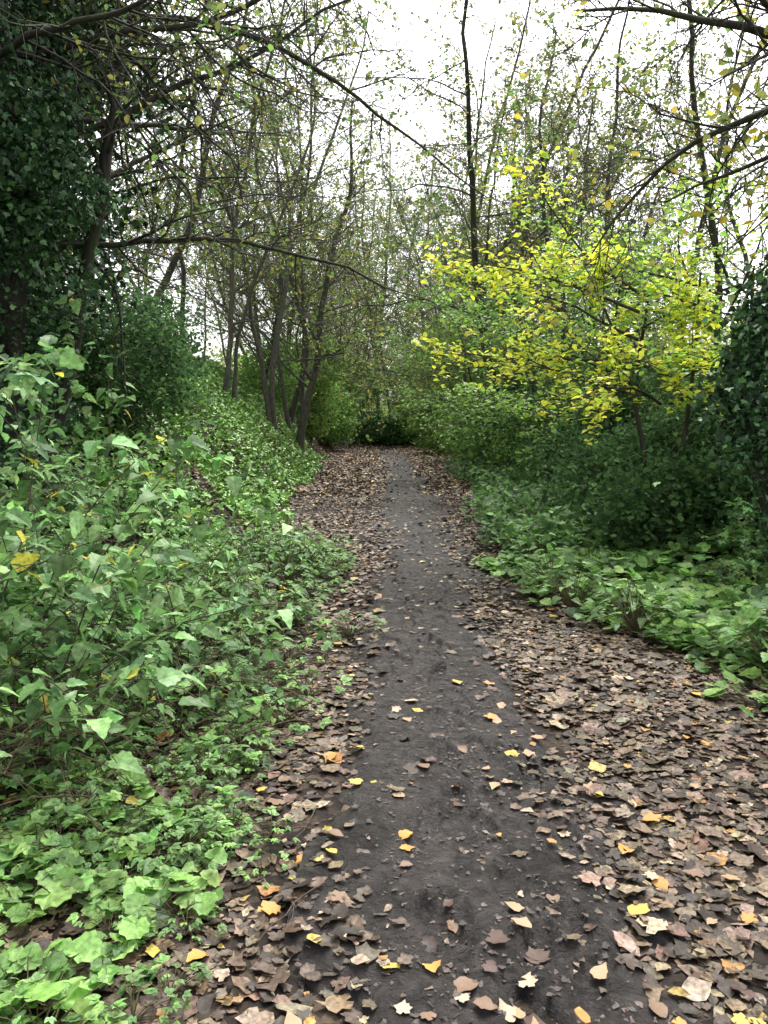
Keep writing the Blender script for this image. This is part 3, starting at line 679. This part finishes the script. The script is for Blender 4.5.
# --- bramble bushes
BR=[(.15,.28,.09),(.19,.34,.11),(.26,.42,.17),(.10,.20,.07),(.60,.54,.09)]
BW=[4,4,3,2.5,.5]
def bramble(x,y,h,rad,ns,seed,tm=T_bramble,ls=.12,label=None,pal=BR,w=BW,lpm=24,name="bramble_bush",spread=.55,mat=None,fall=.11,r0=.006):
    r=np.random.default_rng(seed); out=[];P_=[]
    for i in range(ns):
        a=r.uniform(0,6.28); d=np.array([math.cos(a)*spread,math.sin(a)*spread,1.0]); 
        L=h*(r.uniform(.7,1.5) if h<1.5 else r.uniform(.6,1.12)); n=11; p=np.array([r.normal(0,rad*.3),r.normal(0,rad*.3),-.05]); d/=np.linalg.norm(d); pts=[p]
        for k in range(n):
            d=d+r.normal(0,.10,3)+np.array([0,0,-fall]); d/=np.linalg.norm(d); p=p+d*L/n; pts.append(p)
        pts=np.array(pts); pts[:,2]=np.maximum(pts[:,2],.03); out.append((pts,np.linspace(r0,.002,n+1),5))
        for k in range(4):
            s=r.integers(3,n); q=pts[s]; dd=unit(r.normal(0,1,3)+[0,0,.4]); l2=h*r.uniform(.2,.4)
            t=np.linspace(0,1,5)[:,None]; sp=q+dd*t*l2+np.array([0,0,-.12*h])*t*t; out.append((sp,np.linspace(.003,.0015,5),4))
            m=r.poisson(lpm*l2*1.2); tt=r.random(m)*4; ii=tt.astype(int); P_.append(sp[ii]+(sp[np.minimum(ii+1,4)]-sp[ii])*(tt-ii)[:,None]+r.normal(0,.03,(m,3)))
        m=r.poisson(lpm*L*.65); tt=(.4+.6*r.random(m))*n*.999; ii=tt.astype(int); P_.append(pts[ii]+(pts[ii+1]-pts[ii])*(tt-ii)[:,None]+r.normal(0,.05,(m,3)))
    P_=np.concatenate(P_)
    root=thing(name,None,(x,y,gz(x,y)),label or "tangled bramble bush with green leaves and arching stems","bush","bramble bushes beside the path")
    part("stems",tube_mesh("stems",out,mat or M_twig),root)
    if len(P_): part("leaves",leaf_mesh("leaves",[leaves_arrays(P_,r.uniform(ls*.4,ls*1.3,len(P_)),tm,1.0,.45,pal,w,.34,r,droop=.2)],M_leaf),root)
for i,(x,y,h,rad,ns,tm,ls,lpm) in enumerate([(-1.60,3.6,1.35,.45,12,T_nettle,.085,17),(-2.15,3.7,1.9,.5,16,T_nettle,.095,17),(-1.35,4.8,.8,.5,15,T_herb,.09,18),(-2.1,4.8,1.6,.6,16,T_bramble,.11,19),
    (-1.25,6.0,.6,.5,16,T_herb,.09,20),(-2.2,6.4,1.1,.6,16,T_bramble,.10,20),(-1.5,7.8,.5,.5,16,T_nettle,.08,20),(-3.0,4.6,2.3,.6,20,T_bramble,.12,18),(-3.2,6.4,2.0,.6,18,T_nettle,.10,20),(-1.15,4.0,.6,.35,12,T_herb,.08,18),(-2.8,8.5,.9,.6,16,T_bramble,.11,20),(-2.7,3.4,1.7,.5,15,T_bramble,.11,17),(-1.9,4.1,1.2,.4,12,T_herb,.09,18),
    (3.6,8.0,.6,.5,18,T_bramble,.11,24),(3.3,6.8,.5,.5,16,T_bramble,.10,24),(2.6,9.6,.45,.5,16,T_bramble,.11,24)]):
    bramble(x,y,h,rad,ns,300+i,tm,ls,lpm=lpm)
for i,(x,y,h) in enumerate([(-2.0,3.2,.9),(-1.15,3.5,.6),(-1.8,3.5,1.1),(-1.0,4.6,.7),(-1.4,3.8,1.0),(-2.4,3.2,1.0),(-1.5,4.3,1.0)]):
    bramble(x,y,h,.5,20,340+i,T_nettle,.06,"leafless tangle of dry brown stems",lpm=3,name="dry_bramble_stems",spread=1.0,mat=M_dry,r0=.0045)

# ------------------------------------------------------------------ world, sun, camera
w=bpy.data.worlds.new("World"); scene.world=w; w.use_nodes=True; nt=w.node_tree; nt.nodes.clear()
sky=nt.nodes.new('ShaderNodeTexSky'); sky.sky_type='NISHITA'; sky.sun_disc=False
sky.sun_elevation=math.radians(58); sky.sun_rotation=math.radians(20); sky.dust_density=6; sky.air_density=1.0; sky.ozone_density=1
hs=nt.nodes.new('ShaderNodeHueSaturation'); hs.inputs['Saturation'].default_value=.20; hs.inputs['Value'].default_value=3.0
bg=nt.nodes.new('ShaderNodeBackground'); bg.inputs['Strength'].default_value=.15
wo=nt.nodes.new('ShaderNodeOutputWorld')
nt.links.new(sky.outputs[0],hs.inputs['Color']); nt.links.new(hs.outputs[0],bg.inputs[0]); nt.links.new(bg.outputs[0],wo.inputs[0])
sd=bpy.data.lights.new("sun",'SUN'); sd.energy=1.5; sd.angle=math.radians(25); sd.color=(1,.97,.92)
so=bpy.data.objects.new("sun",sd); COL.objects.link(so)
az=math.radians(20); el_=math.radians(58)
dv=Vector((math.sin(az)*math.cos(el_),math.cos(az)*math.cos(el_),math.sin(el_)))
so.rotation_euler=dv.to_track_quat('Z','Y').to_euler()
cd=bpy.data.cameras.new("camera"); cam=bpy.data.objects.new("camera",cd); COL.objects.link(cam)
cam.location=(0,0,1.55); cam.rotation_euler=(math.radians(90-6.2),0,0)
cd.sensor_fit='VERTICAL'; cd.sensor_height=24; cd.lens=12/math.tan(math.radians(32.5)); cd.clip_end=1500; cd.clip_start=.05
scene.camera=cam
scene.view_settings.view_transform='Standard'; scene.view_settings.look='None'; scene.view_settings.exposure=0; scene.view_settings.gamma=1
